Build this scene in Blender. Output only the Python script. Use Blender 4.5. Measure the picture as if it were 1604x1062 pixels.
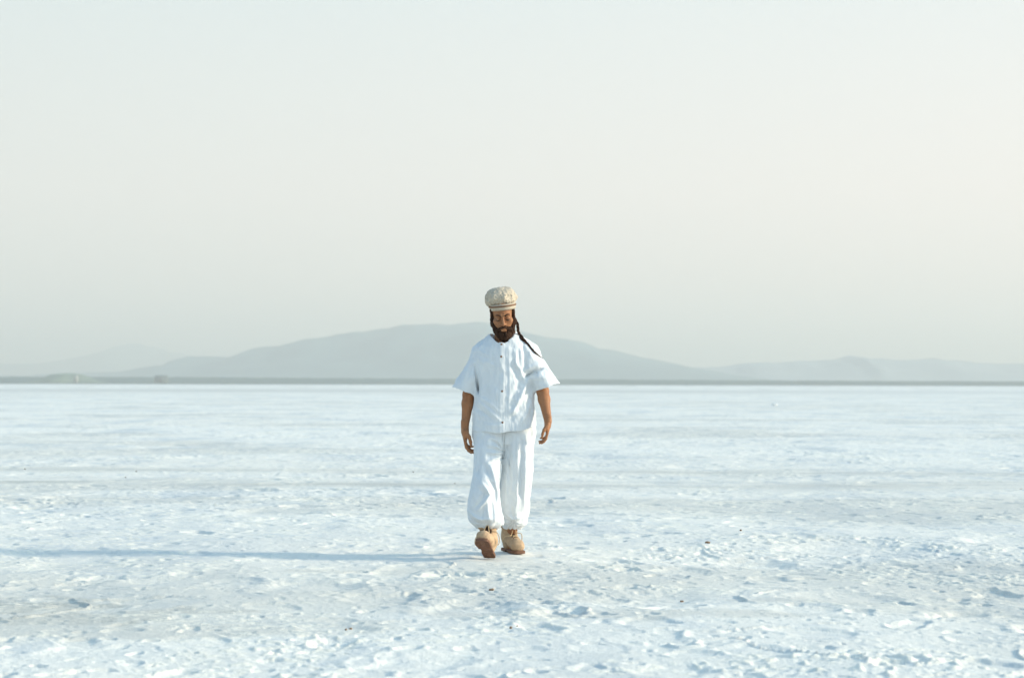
import bpy, math, random
import numpy as np

random.seed(7)
rad = math.radians
for o in list(bpy.data.objects):
    bpy.data.objects.remove(o)
scene = bpy.context.scene
COL = scene.collection

# ------------------------------------------------------------------ camera
CAM_H, FPX, HOR = 1.2, 2673.0, 600.5          # height, focal length and horizon in photo pixels
cam_d = bpy.data.cameras.new('camera')
cam = bpy.data.objects.new('camera', cam_d)
COL.objects.link(cam)
cam_d.sensor_width = 36.0
cam_d.lens = 36.0 * FPX / 1604
cam_d.clip_start, cam_d.clip_end = 0.1, 120000
cam.location = (0, 0, CAM_H)
cam.rotation_mode = 'YXZ'
cam.rotation_euler = (rad(90) + math.atan((HOR - 531) / FPX), rad(0.0), 0)
cam.rotation_mode = 'XYZ'
from mathutils import Matrix, Vector
cam.matrix_world = (Matrix.Translation((0, 0, CAM_H)) @ Matrix.Rotation(rad(90) + math.atan((HOR - 531) / FPX), 4, 'X')
                    @ Matrix.Rotation(rad(0.125), 4, 'Z'))
cam_d.dof.use_dof = True
cam_d.dof.focus_distance = 11.8
cam_d.dof.aperture_fstop = 2.8
scene.camera = cam

# ------------------------------------------------------------------ sky, sun, exposure
SUN_EL, SUN_AZ = 18.5, 93.0                   # azimuth clockwise from +Y (the view direction)
world = bpy.data.worlds.new('World')
scene.world = world
world.use_nodes = True
wn = world.node_tree
bg = wn.nodes['Background']
sky = wn.nodes.new('ShaderNodeTexSky')
sky.sky_type = 'NISHITA'
sky.sun_disc = False
sky.sun_elevation = rad(SUN_EL)
sky.sun_rotation = rad(SUN_AZ)
sky.altitude = 900
sky.air_density = 1.1
sky.dust_density = 3.0
sky.ozone_density = 1.2
def wnode(t, **kw):
    x = wn.nodes.new(t)
    for k, v in kw.items(): setattr(x, k, v)
    return x
def wmath(op, a, b, clamp=False):
    x = wnode('ShaderNodeMath', operation=op, use_clamp=clamp)
    for s_, v in ((x.inputs[0], a), (x.inputs[1], b)):
        if hasattr(v, 'is_output'): wn.links.new(v, s_)
        else: s_.default_value = v
    return x.outputs[0]
tint = wnode('ShaderNodeMix', data_type='RGBA', blend_type='MULTIPLY')
tint.inputs[0].default_value = 1.0
tint.inputs[7].default_value = (0.81, 1.07, 1.06, 1)
wn.links.new(sky.outputs['Color'], tint.inputs[6])
wn.links.new(tint.outputs[2], bg.inputs['Color'])
bg.inputs['Strength'].default_value = 0.15
# milky dust low in the sky: creamier at the horizon and towards the sun, thinning out upwards
wdir = wnode('ShaderNodeTexCoord').outputs['Generated']
wsep = wnode('ShaderNodeSeparateXYZ'); wn.links.new(wdir, wsep.inputs[0])
wz = wsep.outputs['Z']
low = wnode('ShaderNodeValToRGB'); wn.links.new(wz, low.inputs['Fac'])
e = low.color_ramp.elements
e[0].position, e[0].color = 0.03, (0.386, 0.369, 0.340, 1)
e[1].position, e[1].color = 0.22, (0.340, 0.361, 0.358, 1)
m = e.new(0.11); m.color = (0.389, 0.373, 0.351, 1)
sidelight = wmath('MULTIPLY_ADD', wsep.outputs['X'], 0.18)
sidelight.node.inputs[2].default_value = 1.0
bg_low = wnode('ShaderNodeBackground')
cool = wnode('ShaderNodeValToRGB')                # mint on the side away from the sun, cream on the sun's side
wn.links.new(wmath('MULTIPLY_ADD', wsep.outputs['X'], 1.4), cool.inputs['Fac'])
cool.inputs['Fac'].links[0].from_node.inputs[2].default_value = 0.5
ce = cool.color_ramp.elements
ce[0].position, ce[0].color = 0.1, (0.955, 1.0, 1.005, 1)
ce[1].position, ce[1].color = 0.9, (0.99, 0.98, 0.975, 1)
cmix = wnode('ShaderNodeMix', data_type='RGBA', blend_type='MULTIPLY')
cmix.inputs[0].default_value = 1.0
wn.links.new(low.outputs['Color'], cmix.inputs[6]); wn.links.new(cool.outputs['Color'], cmix.inputs[7])
wn.links.new(cmix.outputs[2], bg_low.inputs['Color'])
wn.links.new(sidelight, bg_low.inputs['Strength'])
thin = wnode('ShaderNodeMapRange', interpolation_type='SMOOTHSTEP')
thin.inputs['From Min'].default_value = 0.20; thin.inputs['From Max'].default_value = 0.55
thin.inputs['To Min'].default_value = 0.0; thin.inputs['To Max'].default_value = 1.0
wn.links.new(wz, thin.inputs['Value'])
wmix = wnode('ShaderNodeMixShader')
wn.links.new(thin.outputs['Result'], wmix.inputs['Fac'])
wn.links.new(bg_low.outputs[0], wmix.inputs[1])
wn.links.new(bg.outputs[0], wmix.inputs[2])
wn.links.new(wmix.outputs[0], wn.nodes['World Output'].inputs['Surface'])

sun_d = bpy.data.lights.new('sun', 'SUN')
sun = bpy.data.objects.new('sun', sun_d)
COL.objects.link(sun)
sun_d.energy = 2.15
sun_d.angle = rad(5.5)
sun_d.color = (1.0, 0.88, 0.70)
_az, _el = rad(SUN_AZ), rad(SUN_EL)
to_sun = Vector((math.sin(_az) * math.cos(_el), math.cos(_az) * math.cos(_el), math.sin(_el)))
sun.rotation_euler = to_sun.to_track_quat('Z', 'Y').to_euler()

scene.render.engine = 'CYCLES'
scene.view_settings.view_transform = 'Standard'
scene.view_settings.look = 'None'
scene.view_settings.gamma = 1
scene.view_settings.exposure = 1.29
scene.cycles.max_bounces = 8
scene.cycles.diffuse_bounces = 4
scene.cycles.volume_bounces = 1
scene.cycles.use_denoising = True

# ------------------------------------------------------------------ helpers
def hash3(i, j, k):
    n = (i.astype(np.int64) * 374761393 + j.astype(np.int64) * 668265263 + k.astype(np.int64) * 2147483647) & 0xFFFFFFFF
    n = ((n ^ (n >> 13)) * 1274126177) & 0xFFFFFFFF
    n = ((n ^ (n >> 15)) * 2246822519) & 0xFFFFFFFF
    return ((n ^ (n >> 16)) & 0xFFFFFF) / float(0xFFFFFF)

def vn3(x, y, z):
    xi, yi, zi = np.floor(x), np.floor(y), np.floor(z)
    u, v, w = x - xi, y - yi, z - zi
    xi, yi, zi = xi.astype(np.int64), yi.astype(np.int64), zi.astype(np.int64)
    u = u * u * u * (u * (u * 6 - 15) + 10); v = v * v * v * (v * (v * 6 - 15) + 10); w = w * w * w * (w * (w * 6 - 15) + 10)
    r = 0
    for a in (0, 1):
        for b in (0, 1):
            for c in (0, 1):
                r = r + hash3(xi + a, yi + b, zi + c) * (u if a else 1 - u) * (v if b else 1 - v) * (w if c else 1 - w)
    return r * 2 - 1

def vn2(x, y, seed=0):
    xi, yi = np.floor(x), np.floor(y)
    u, v = x - xi, y - yi
    xi, yi = xi.astype(np.int64), yi.astype(np.int64)
    s = np.full(xi.shape, seed, dtype=np.int64)
    u = u * u * u * (u * (u * 6 - 15) + 10); v = v * v * v * (v * (v * 6 - 15) + 10)
    r = 0
    for a in (0, 1):
        for b in (0, 1):
            r = r + hash3(xi + a, yi + b, s) * (u if a else 1 - u) * (v if b else 1 - v)
    return r * 2 - 1

def fbm2(x, y, octaves=4, seed=0):
    r, a = 0, 1.0
    for o in range(octaves):
        c, s = math.cos(0.6 * o), math.sin(0.6 * o)
        f = 2.03 ** o
        r = r + a * vn2((x * c - y * s) * f + 17.3 * o, (x * s + y * c) * f - 9.1 * o, seed + o)
        a *= 0.5
    return r

def sstep(a, b, x):
    t = np.clip((x - a) / (b - a), 0, 1)
    return t * t * (3 - 2 * t)

def link(name, me, mat=None, parent=None, smooth=True):
    if mat is not None:
        me.materials.append(mat)
    if smooth:
        me.polygons.foreach_set('use_smooth', np.ones(len(me.polygons), dtype=bool))
    o = bpy.data.objects.new(name, me)
    COL.objects.link(o)
    if parent is not None:
        o.parent = parent
    return o

def mesh_np(name, V, F):
    """V (N,3), F (M,4) int arrays -> mesh"""
    me = bpy.data.meshes.new(name)
    F = np.asarray(F, dtype=np.int32)
    k = F.shape[1]
    me.vertices.add(len(V)); me.vertices.foreach_set('co', np.asarray(V, dtype=np.float32).ravel())
    me.loops.add(F.size); me.loops.foreach_set('vertex_index', F.ravel())
    me.polygons.add(len(F))
    me.polygons.foreach_set('loop_start', np.arange(0, F.size, k, dtype=np.int32))
    me.update(calc_edges=True)
    me.validate()
    return me

def attr(me, name, vals):
    a = me.attributes.new(name, 'FLOAT', 'POINT')
    a.data.foreach_set('value', np.asarray(vals, dtype=np.float32))

def tag(o, label=None, cat=None, group=None, kind=None):
    if label: o['label'] = label
    if cat: o['category'] = cat
    if group: o['group'] = group
    if kind: o['kind'] = kind
    return o

class NT:
    """small helper for node materials"""
    def __init__(s, name):
        s.m = bpy.data.materials.new(name); s.m.use_nodes = True
        s.t = s.m.node_tree; s.p = s.t.nodes['Principled BSDF']
    def n(s, typ, **kw):
        x = s.t.nodes.new(typ)
        for k, v in kw.items():
            if k in x.inputs.keys() if isinstance(k, str) else False:
                x.inputs[k].default_value = v
            else:
                setattr(x, k, v)
        return x
    def l(s, a, b): s.t.links.new(a, b)
    def noise(s, vec, scale, detail=4, rough=0.55):
        x = s.t.nodes.new('ShaderNodeTexNoise')
        x.inputs['Scale'].default_value = scale; x.inputs['Detail'].default_value = detail; x.inputs['Roughness'].default_value = rough
        if vec is not None: s.l(vec, x.inputs['Vector'])
        return x.outputs['Fac']
    def ramp(s, fac, stops):
        x = s.t.nodes.new('ShaderNodeValToRGB')
        e = x.color_ramp.elements
        while len(e) < len(stops): e.new(0.5)
        for k, (p, c) in enumerate(stops):
            e[k].position = p; e[k].color = c if len(c) == 4 else (*c, 1)
        s.l(fac, x.inputs['Fac'])
        return x.outputs['Color']
    def mix(s, fac, a, b, typ='MIX'):
        x = s.t.nodes.new('ShaderNodeMix'); x.data_type = 'RGBA'; x.blend_type = typ
        for sock, v in ((x.inputs[0], fac), (x.inputs[6], a), (x.inputs[7], b)):
            if hasattr(v, 'is_output'): s.l(v, sock)
            elif isinstance(v, (int, float)): sock.default_value = v
            else: sock.default_value = (*v, 1)
        return x.outputs[2]
    def math(s, op, a, b=0.0, clamp=False):
        x = s.t.nodes.new('ShaderNodeMath'); x.operation = op; x.use_clamp = clamp
        for sock, v in ((x.inputs[0], a), (x.inputs[1], b)):
            if hasattr(v, 'is_output'): s.l(v, sock)
            else: sock.default_value = v
        return x.outputs[0]
    def bump(s, h, strength, dist, normal=None):
        x = s.t.nodes.new('ShaderNodeBump')
        x.inputs['Strength'].default_value = strength; x.inputs['Distance'].default_value = dist
        s.l(h, x.inputs['Height'])
        if normal is not None: s.l(normal, x.inputs['Normal'])
        return x.outputs['Normal']
    def attr(s, name):
        x = s.t.nodes.new('ShaderNodeAttribute'); x.attribute_name = name
        return x.outputs['Fac']
    def pos(s, scale=(1, 1, 1), obj=False):
        if obj:
            g = s.t.nodes.new('ShaderNodeTexCoord').outputs['Object']
        else:
            g = s.t.nodes.new('ShaderNodeNewGeometry').outputs['Position']
        if scale == (1, 1, 1): return g
        x = s.t.nodes.new('ShaderNodeMapping'); x.inputs['Scale'].default_value = scale
        s.l(g, x.inputs['Vector'])
        return x.outputs['Vector']

def hor_at(px):
    return HOR + (px - 802) * 0.00218

def smooth_profile(pts, n):
    xs = np.array([p[0] for p in pts], float); ys = np.array([p[1] for p in pts], float)
    t = np.linspace(xs[0], xs[-1], n)
    y = np.interp(t, xs, ys)
    return t, y

# ------------------------------------------------------------------ ground: one sheet of salt
PY0 = 11.9                                     # distance of the walking person
PX0 = (790 - 802) / FPX * PY0
FEET = [((767.5 - 802) / FPX * 11.73, 11.73, 0.0), ((800 - 802) / FPX * 12.0, 12.02, 0.018)]

def ground_height(x, y):
    r = np.hypot(x, y)
    near = 1 - sstep(120, 300, r)
    wx = x + 0.05 * vn2(x * 4.1, y * 4.1, 3) + 0.02 * vn2(x * 13, y * 13, 4)
    wy = y + 0.05 * vn2(x * 4.1 + 50, y * 4.1, 5) + 0.02 * vn2(x * 13, y * 13 + 40, 6)
    h = 0.014 * fbm2(x * 0.35, y * 0.30, 3, 11)
    h = h + 0.006 * fbm2(x * 1.5, y * 1.3, 3, 21)
    h = h + 0.005 * (1 - np.abs(fbm2(x * 0.8, y * 0.6, 3, 25)) * 2.2)
    rough = sstep(-0.25, 0.5, fbm2(x * 0.55 + 3, y * 0.4, 3, 31))           # rough and smooth areas
    pit = np.zeros_like(x)
    rim = np.zeros_like(x)
    for lev, (cell, prob, rmin, rmax, dep) in enumerate(((1.35, 0.7, 0.24, 0.62, 0.038), (0.58, 0.8, 0.10, 0.27, 0.024), (0.30, 0.75, 0.05, 0.12, 0.017), (0.13, 0.65, 0.022, 0.052, 0.0115))):
        cx, cy = np.floor(wx / cell).astype(np.int64), np.floor(wy / cell).astype(np.int64)
        for a in (-1, 0, 1):
            for b in (-1, 0, 1):
                i, j = cx + a, cy + b
                s = np.full(i.shape, 100 + lev * 10, dtype=np.int64)
                px = (i + 0.1 + 0.8 * hash3(i, j, s)) * cell
                py = (j + 0.1 + 0.8 * hash3(i, j, s + 1)) * cell
                on = (hash3(i, j, s + 2) < prob) * (0.35 + 0.65 * hash3(i, j, s + 6))
                ra = rmin + (rmax - rmin) * hash3(i, j, s + 3) ** 1.5
                rb = ra * (0.5 + 0.45 * hash3(i, j, s + 4))
                an = hash3(i, j, s + 5) * math.pi
                dx, dy = wx - px, wy - py
                c, sn = np.cos(an), np.sin(an)
                t = np.sqrt(((dx * c + dy * sn) / ra) ** 2 + ((-dx * sn + dy * c) / rb) ** 2)
                bowl = 1 - sstep(0.45 if lev == 0 else 0.62, 1.0, t)
                pit = np.maximum(pit, bowl * dep * on)
                rim = np.maximum(rim, (0.16 if lev == 0 else 0.26) * dep * on * np.exp(-((t - 1.10) / 0.16) ** 2))
    crumb = np.maximum(0, fbm2(wx * 24, wy * 24, 3, 41) - 0.05) * sstep(-0.15, 0.6, fbm2(x * 1.7, y * 1.5, 4, 45))
    crumb = crumb ** 1.2
    h = h - pit * (0.55 + 0.45 * rough) + rim * (0.6 + 0.9 * vn2(wx * 22, wy * 22, 51)) + crumb * 0.012 * (0.3 + 0.7 * rough)
    h = h + 0.0030 * np.maximum(0, fbm2(x * 34, y * 34, 2, 61)) * (0.4 + rough)
    # lifted salt plates: short ledges facing every way
    pl = np.abs(fbm2(wx * 1.1, wy * 1.1, 3, 71))
    h = h + 0.013 * np.exp(-(pl / 0.03) ** 2) * sstep(-0.1, 0.5, vn2(x * 0.9, y * 0.9, 75))
    # the broad driven strip twenty metres out is pressed flat
    trk = strip_mask(x, y)
    h = h * (1 - 0.7 * trk)
    h = h * near
    for fx, fy, fz in FEET:
        g = np.exp(-(((x - fx) / 0.13) ** 2 + ((y - fy) / 0.2) ** 2) ** 2)
        h = h * (1 - g) + (fz - 0.004) * g
    return h, pit * near, crumb * near

def strip_mask(x, y):
    w = 0.5 * vn2(x * 0.12, y * 0 + 2.0, 81) + 0.15 * vn2(x * 0.7, y * 0.7, 82)
    m = np.exp(-((y - 20.6 + w + 0.02 * x) / 0.75) ** 2) + 0.8 * np.exp(-((y - 23.4 + w * 1.3 + 0.02 * x) / 0.6) ** 2)
    return np.clip(m, 0, 1)

def build_ground():
    r = [0.4]
    while r[-1] < 5.2: r.append(r[-1] * 1.06)
    while r[-1] < 22: r.append(r[-1] * 1.0019)
    while r[-1] < 90: r.append(r[-1] * 1.0030)
    while r[-1] < 320: r.append(r[-1] * 1.005)
    while r[-1] < 33000: r.append(r[-1] * 1.07)
    r = np.array(r)
    core = np.arange(-rad(21), rad(21), 0.00105)
    rest = np.linspace(rad(21), 2 * math.pi - rad(21), 140)
    th = np.concatenate([core, rest[:-1]])
    nr, nt = len(r), len(th)
    X = (r[:, None] * np.sin(th)[None, :]).ravel(); Y = (r[:, None] * np.cos(th)[None, :]).ravel()
    h = np.zeros(nr * nt); pit = np.zeros_like(h); crumb = np.zeros_like(h)
    idx = np.where(np.hypot(X, Y) < 300)[0]
    for c in np.array_split(idx, 10):
        h[c], pit[c], crumb[c] = ground_height(X[c], Y[c])
    V = np.stack([X, Y, h], 1)
    V = np.vstack([V, [[0, 0, 0]]])
    i = np.arange(nr - 1)[:, None]; j = np.arange(nt)[None, :]; j2 = (j + 1) % nt
    F = np.stack([i * nt + j, i * nt + j2, (i + 1) * nt + j2, (i + 1) * nt + j], -1).reshape(-1, 4)[:, ::-1]
    me = mesh_np('salt_flat', V, F)
    # stains: damp, dirty crust, in shapes of their own
    damp = sstep(0.25, 0.95, fbm2(X * 0.22 + 5, Y * 0.30, 4, 91) + 0.25) * 0.45
    damp = np.maximum(damp, 0.95 * strip_mask(X, Y) * (0.6 + 0.4 * fbm2(X * 0.5, Y * 3, 3, 93)))
    for (bx, by, sx, sy, a) in ((-2.62, 9.25, 0.42, 0.32, 0.95), (-2.1, 8.8, 0.55, 0.25, 0.85), (-2.0, 8.3, 0.9, 0.2, 0.55), (-1.25, 8.6, 0.5, 0.18, 0.4),
                                (0.35, 8.9, 0.9, 0.18, 0.45), (2.1, 9.5, 0.7, 0.2, 0.45), (0.6, 11.2, 1.0, 0.16, 0.35), (-0.4, 11.0, 0.8, 0.14, 0.4),
                                (-5.5, 17.5, 2.6, 0.6, 0.4), (5.5, 16.8, 2.6, 0.5, 0.35)):
        e = ((X - bx) / (sx * 1.35)) ** 2 + ((Y - by) / (sy * 1.35)) ** 2 + 0.6 * fbm2(X * 3, Y * 4, 4, 95)
        damp = np.maximum(damp, a * (1 - sstep(0.3, 1.5, e)))
    R = np.hypot(X, Y)
    far = sstep(190, 250, R + 18 * vn2(X * 0.01, Y * 0.02, 97)) * (1 - sstep(300, 380, R)) * (0.6 + 0.4 * vn2(X * 0.012, Y * 0.03, 98))
    damp = np.maximum(damp, 0.85 * far)
    attr(me, 'damp', np.append(np.clip(damp, 0, 1), 0))
    attr(me, 'crumb', np.append(np.clip(crumb * 3, 0, 1), 0))
    attr(me, 'range', np.append(R / 1000, 0))
    return me

def salt_material():
    M = NT('salt_crust')
    p = M.pos()
    n1 = M.noise(p, 1.1, 6, 0.6)
    n2 = M.noise(p, 14, 5, 0.6)
    n3 = M.noise(p, 120, 3, 0.6)
    fresh = M.ramp(n2, [(0.3, (0.80, 0.76, 0.68)), (0.55, (0.855, 0.81, 0.72)), (0.75, (0.89, 0.84, 0.74))])
    cream = M.mix(M.math('MULTIPLY', M.ramp(n1, [(0.5, (0, 0, 0)), (0.75, (1, 1, 1))]), 0.35), fresh, (0.78, 0.72, 0.61))
    grit = M.ramp(n3, [(0.35, (0.42, 0.405, 0.35)), (0.65, (0.62, 0.59, 0.51))])
    big = M.ramp(M.noise(M.pos((0.03, 0.07, 1)), 1.0, 5, 0.6), [(0.45, (0, 0, 0)), (0.68, (1, 1, 1))])
    cream = M.mix(M.math('MULTIPLY', big, 0.55), cream, (0.76, 0.70, 0.60))
    grey_patch = M.ramp(M.noise(M.pos((0.45, 0.20, 1)), 1.0, 7, 0.66), [(0.50, (0, 0, 0)), (0.64, (1, 1, 1))])
    cream = M.mix(M.math('MULTIPLY', grey_patch, 0.7), cream, (0.56, 0.58, 0.57))  # broad patches of greyer salt
    shade_smudge = M.ramp(M.noise(M.pos((1.0, 0.55, 1)), 2.4, 7, 0.68), [(0.53, (0, 0, 0)), (0.64, (1, 1, 1))])
    cream = M.mix(M.math('MULTIPLY', shade_smudge, 0.55), cream, (0.57, 0.60, 0.60))  # scattered smudges imitate shaded hollows in the salt's colour
    dm = M.math('MULTIPLY', M.attr('damp'), M.math('ADD', M.math('MULTIPLY', n2, 1.1), 0.35), True)
    c = M.mix(dm, cream, grit)
    c = M.mix(M.math('MULTIPLY', M.attr('crumb'), 0.65), c, (0.90, 0.835, 0.70))
    # beyond a kilometre and a half the salt ends in dark mud
    mud = M.ramp(M.math('DIVIDE', M.attr('range'), 4.0), [(0.30, (0, 0, 0)), (0.42, (1, 1, 1))])
    c = M.mix(mud, c, (0.13, 0.14, 0.12))
    M.l(c, M.p.inputs['Base Color'])
    M.p.inputs['Roughness'].default_value = 0.7
    M.p.inputs['Specular IOR Level'].default_value = 0.3
    b1 = M.bump(M.noise(p, 34, 5, 0.65), 0.4, 0.015)
    b2 = M.bump(n3, 0.5, 0.006, b1)
    M.l(b2, M.p.inputs['Normal'])
    return M.m

ground = tag(link('ground', build_ground(), salt_material()), kind='structure')

# ------------------------------------------------------------------ hills
def hill_material(name, ca, cb, scale):
    M = NT(name)
    n = M.noise(M.pos(), scale, 6, 0.6)
    M.l(M.ramp(n, [(0.35, ca), (0.65, cb)]), M.p.inputs['Base Color'])
    M.p.inputs['Roughness'].default_value = 0.95
    M.p.inputs['Specular IOR Level'].default_value = 0.1
    return M.m

def hill(name, pts, D, depth, mat, nx=360, ny=60, seed=0, rough=0.02):
    """a ridge whose skyline follows pts (photo pixels), D metres away, with depth"""
    t, py = smooth_profile(pts, nx)
    k = np.hanning(5); k /= k.sum()
    py = np.convolve(np.pad(py, 2, mode='edge'), k, 'valid')
    X = (t - 802) / FPX * D
    H = np.maximum(CAM_H + (HOR + (t - 802) * 0.00218 - py) / FPX * D, 0.0)
    v = np.linspace(-1, 1, ny)
    prof = (1 - np.abs(v) ** 1.6)
    XX = np.repeat(X[None, :], ny, 0)
    YY = D + v[:, None] * depth + 0.25 * depth * vn2(XX / depth * 1.3, XX * 0, seed)
    sc = H.max()
    g = fbm2(XX / (sc * 2.2), YY / (sc * 2.2), 5, seed + 5)
    crest = 1 - np.exp(-(v[:, None] / 0.25) ** 2) * 0.85
    ZZ = H[None, :] * prof[:, None] * (1 + 0.22 * g * crest) + rough * sc * fbm2(XX / (sc * 0.5), YY / (sc * 0.5), 3, seed + 9) * prof[:, None]
    ZZ[0] = ZZ[-1] = -0.5
    V = np.stack([XX, YY, ZZ], -1).reshape(-1, 3)
    i = np.arange(ny - 1)[:, None]; j = np.arange(nx - 1)[None, :]
    F = np.stack([i * nx + j, i * nx + j + 1, (i + 1) * nx + j + 1, (i + 1) * nx + j], -1).reshape(-1, 4)
    return tag(link(name, mesh_np(name, V, F), mat), kind='structure')

rock = hill_material('air_blue_hillside', (0.07, 0.18, 0.225), (0.13, 0.25, 0.285), 0.004)  # blue-green of the hazy air put into the hillside colour
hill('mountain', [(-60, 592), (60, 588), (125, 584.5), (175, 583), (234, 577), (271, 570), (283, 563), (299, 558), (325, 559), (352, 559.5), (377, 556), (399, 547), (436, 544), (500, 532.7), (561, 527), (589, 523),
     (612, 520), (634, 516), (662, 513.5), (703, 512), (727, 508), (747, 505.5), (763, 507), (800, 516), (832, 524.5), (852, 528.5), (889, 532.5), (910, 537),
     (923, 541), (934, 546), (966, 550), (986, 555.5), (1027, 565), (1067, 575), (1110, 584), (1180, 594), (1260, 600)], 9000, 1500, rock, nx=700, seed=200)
rock_hazed = hill_material('hazed_hillside', (0.30, 0.385, 0.42), (0.34, 0.42, 0.45), 0.004)  # extra distance haze painted in as a paler hillside colour
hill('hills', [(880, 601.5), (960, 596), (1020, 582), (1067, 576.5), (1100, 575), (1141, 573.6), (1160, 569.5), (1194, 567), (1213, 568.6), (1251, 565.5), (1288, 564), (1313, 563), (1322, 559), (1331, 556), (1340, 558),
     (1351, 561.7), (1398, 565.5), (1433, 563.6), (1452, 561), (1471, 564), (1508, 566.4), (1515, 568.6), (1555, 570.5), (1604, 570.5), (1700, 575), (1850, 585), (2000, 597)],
     8650, 900, rock_hazed, nx=700, seed=300)
hill('distant_peak', [(-300, 596), (-150, 584), (0, 573), (93, 570), (150, 558), (184, 547), (199, 538), (212, 534.5), (224, 539), (240, 548.6), (274, 556), (330, 562), (420, 572), (560, 590)],
     16500, 2000, rock, nx=240, ny=40, seed=400)

# ================================================================== the walking person
def sd_cone(P, a, b, ra, rb):
    a = np.asarray(a, float); b = np.asarray(b, float)
    ab = b - a
    t = np.clip(((P - a) @ ab) / max(ab @ ab, 1e-12), 0, 1)
    return np.linalg.norm(P - a - t[:, None] * ab, axis=1) - (ra + (rb - ra) * t)

def sd_ell(P, c, r, M=None):
    q = P - np.asarray(c, float)
    if M is not None: q = q @ M
    r = np.asarray(r, float)
    k0 = np.linalg.norm(q / r, axis=1)
    k1 = np.linalg.norm(q / (r * r), axis=1)
    return np.where(k1 > 1e-9, k0 * (k0 - 1) / np.maximum(k1, 1e-9), -r.min())

def smin(a, b, k):
    h = np.clip(0.5 + 0.5 * (b - a) / k, 0, 1)
    return b + (a - b) * h - k * h * (1 - h)

def smax(a, b, k): return -smin(-a, -b, k)

def sections(z, pts):
    """smooth interpolation of rows (z, v1, v2, ...) at heights z"""
    pts = sorted(pts)
    zs = np.array([p[0] for p in pts]); out = []
    zz = np.linspace(zs[0], zs[-1], 240)
    for k in range(1, len(pts[0])):
        v = np.array([p[k] for p in pts])
        d = np.diff(v) / np.diff(zs)
        m = np.zeros_like(v); m[0], m[-1] = d[0], d[-1]
        m[1:-1] = (d[:-1] + d[1:]) / 2
        i = np.clip(np.searchsorted(zs, zz) - 1, 0, len(zs) - 2)
        hh = zs[i + 1] - zs[i]; t = (zz - zs[i]) / hh
        val = (2*t**3 - 3*t**2 + 1) * v[i] + (t**3 - 2*t**2 + t) * hh * m[i] + (-2*t**3 + 3*t**2) * v[i+1] + (t**3 - t**2) * hh * m[i+1]
        out.append(np.interp(z, zz, val))
    return out

def surface_net(f, lo, hi, h, slack=1.35):
    """sparse surface nets of f < 0"""
    lo = np.asarray(lo, float); hi = np.asarray(hi, float)
    H = 4 * h
    n = np.ceil((hi - lo) / H).astype(int) + 1
    gi = np.stack(np.meshgrid(*[np.arange(k) for k in n], indexing='ij'), -1).reshape(-1, 3)
    c = lo + (gi + 0.5) * H
    d = np.concatenate([f(q) for q in np.array_split(c, max(1, len(c) // 200000))])
    act = gi[np.abs(d) < H * 0.87 * slack + 0.004]
    N = n * 4 + 2
    def key(i): return (i[..., 0].astype(np.int64) * N[1] + i[..., 1]) * N[2] + i[..., 2]
    o5 = np.stack(np.meshgrid(*[np.arange(5)] * 3, indexing='ij'), -1).reshape(-1, 3)
    ck = np.unique(key((act * 4)[:, None, :] + o5[None]).ravel())
    ci = np.stack([ck // (N[1] * N[2]), (ck // N[2]) % N[1], ck % N[2]], -1)
    cv = np.concatenate([f(lo + q * h) for q in np.array_split(ci, max(1, len(ci) // 300000))])
    o4 = np.stack(np.meshgrid(*[np.arange(4)] * 3, indexing='ij'), -1).reshape(-1, 3)
    cells = ((act * 4)[:, None, :] + o4[None]).reshape(-1, 3)
    offs = [(a, b, cc) for a in (0, 1) for b in (0, 1) for cc in (0, 1)]
    vals = np.stack([cv[np.searchsorted(ck, key(cells + np.array(o)))] for o in offs], 1)
    s = vals < 0
    mixed = s.any(1) & ~s.all(1)
    cells, vals, s = cells[mixed], vals[mixed], s[mixed]
    acc = np.zeros((len(cells), 3)); cnt = np.zeros(len(cells))
    for a in range(8):
        for b in range(a + 1, 8):
            if sum(abs(offs[a][k] - offs[b][k]) for k in range(3)) != 1: continue
            x = s[:, a] != s[:, b]
            t = np.where(x, vals[:, a] / np.where(x, vals[:, a] - vals[:, b], 1), 0)
            p = np.array(offs[a]) + t[:, None] * (np.array(offs[b]) - np.array(offs[a]))
            acc += np.where(x[:, None], p, 0); cnt += x
    V = lo + (cells + acc / cnt[:, None]) * h
    kk = key(cells); order = np.argsort(kk); ks = kk[order]
    def look(i):
        q = key(i); j = np.clip(np.searchsorted(ks, q), 0, len(ks) - 1)
        return np.where(ks[j] == q, order[j], -1)
    F = []
    for ax in range(3):
        e = offs.index(tuple(1 if k == ax else 0 for k in range(3)))
        x = np.where(s[:, 0] != s[:, e])[0]
        u, v = (ax + 1) % 3, (ax + 2) % 3
        du = np.zeros(3, int); du[u] = 1
        dv = np.zeros(3, int); dv[v] = 1
        q = np.stack([x, look(cells[x] - du), look(cells[x] - du - dv), look(cells[x] - dv)], 1)
        flip = ~s[x, 0]
        q[flip] = q[flip][:, ::-1]
        F.append(q[(q >= 0).all(1)])
    return V, np.vstack(F)

def at(px, py, Y=0.0):
    """photo pixel at local depth Y -> local point (metres, person's own axes)"""
    d = PY0 + Y
    return np.array([(px - 802) / FPX * d - PX0, Y, CAM_H - (py - (HOR + (px - 802) * 0.00218)) / FPX * d])

person = bpy.data.objects.new('person', None)
COL.objects.link(person)
person.location = (PX0, PY0, 0)
person.empty_display_size = 0.3
tag(person, 'bearded man in white shirt and baggy white trousers walking, head bowed, across the salt', 'person')

def child(name, V, F, mat, parent=None):
    return link(name, mesh_np(name, V, F), mat, parent or person)

def sdf_child(name, f, lo, hi, h, mat, parent=None, slack=1.35):
    V, F = surface_net(f, lo, hi, h, slack)
    return child(name, V, F, mat, parent)

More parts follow.
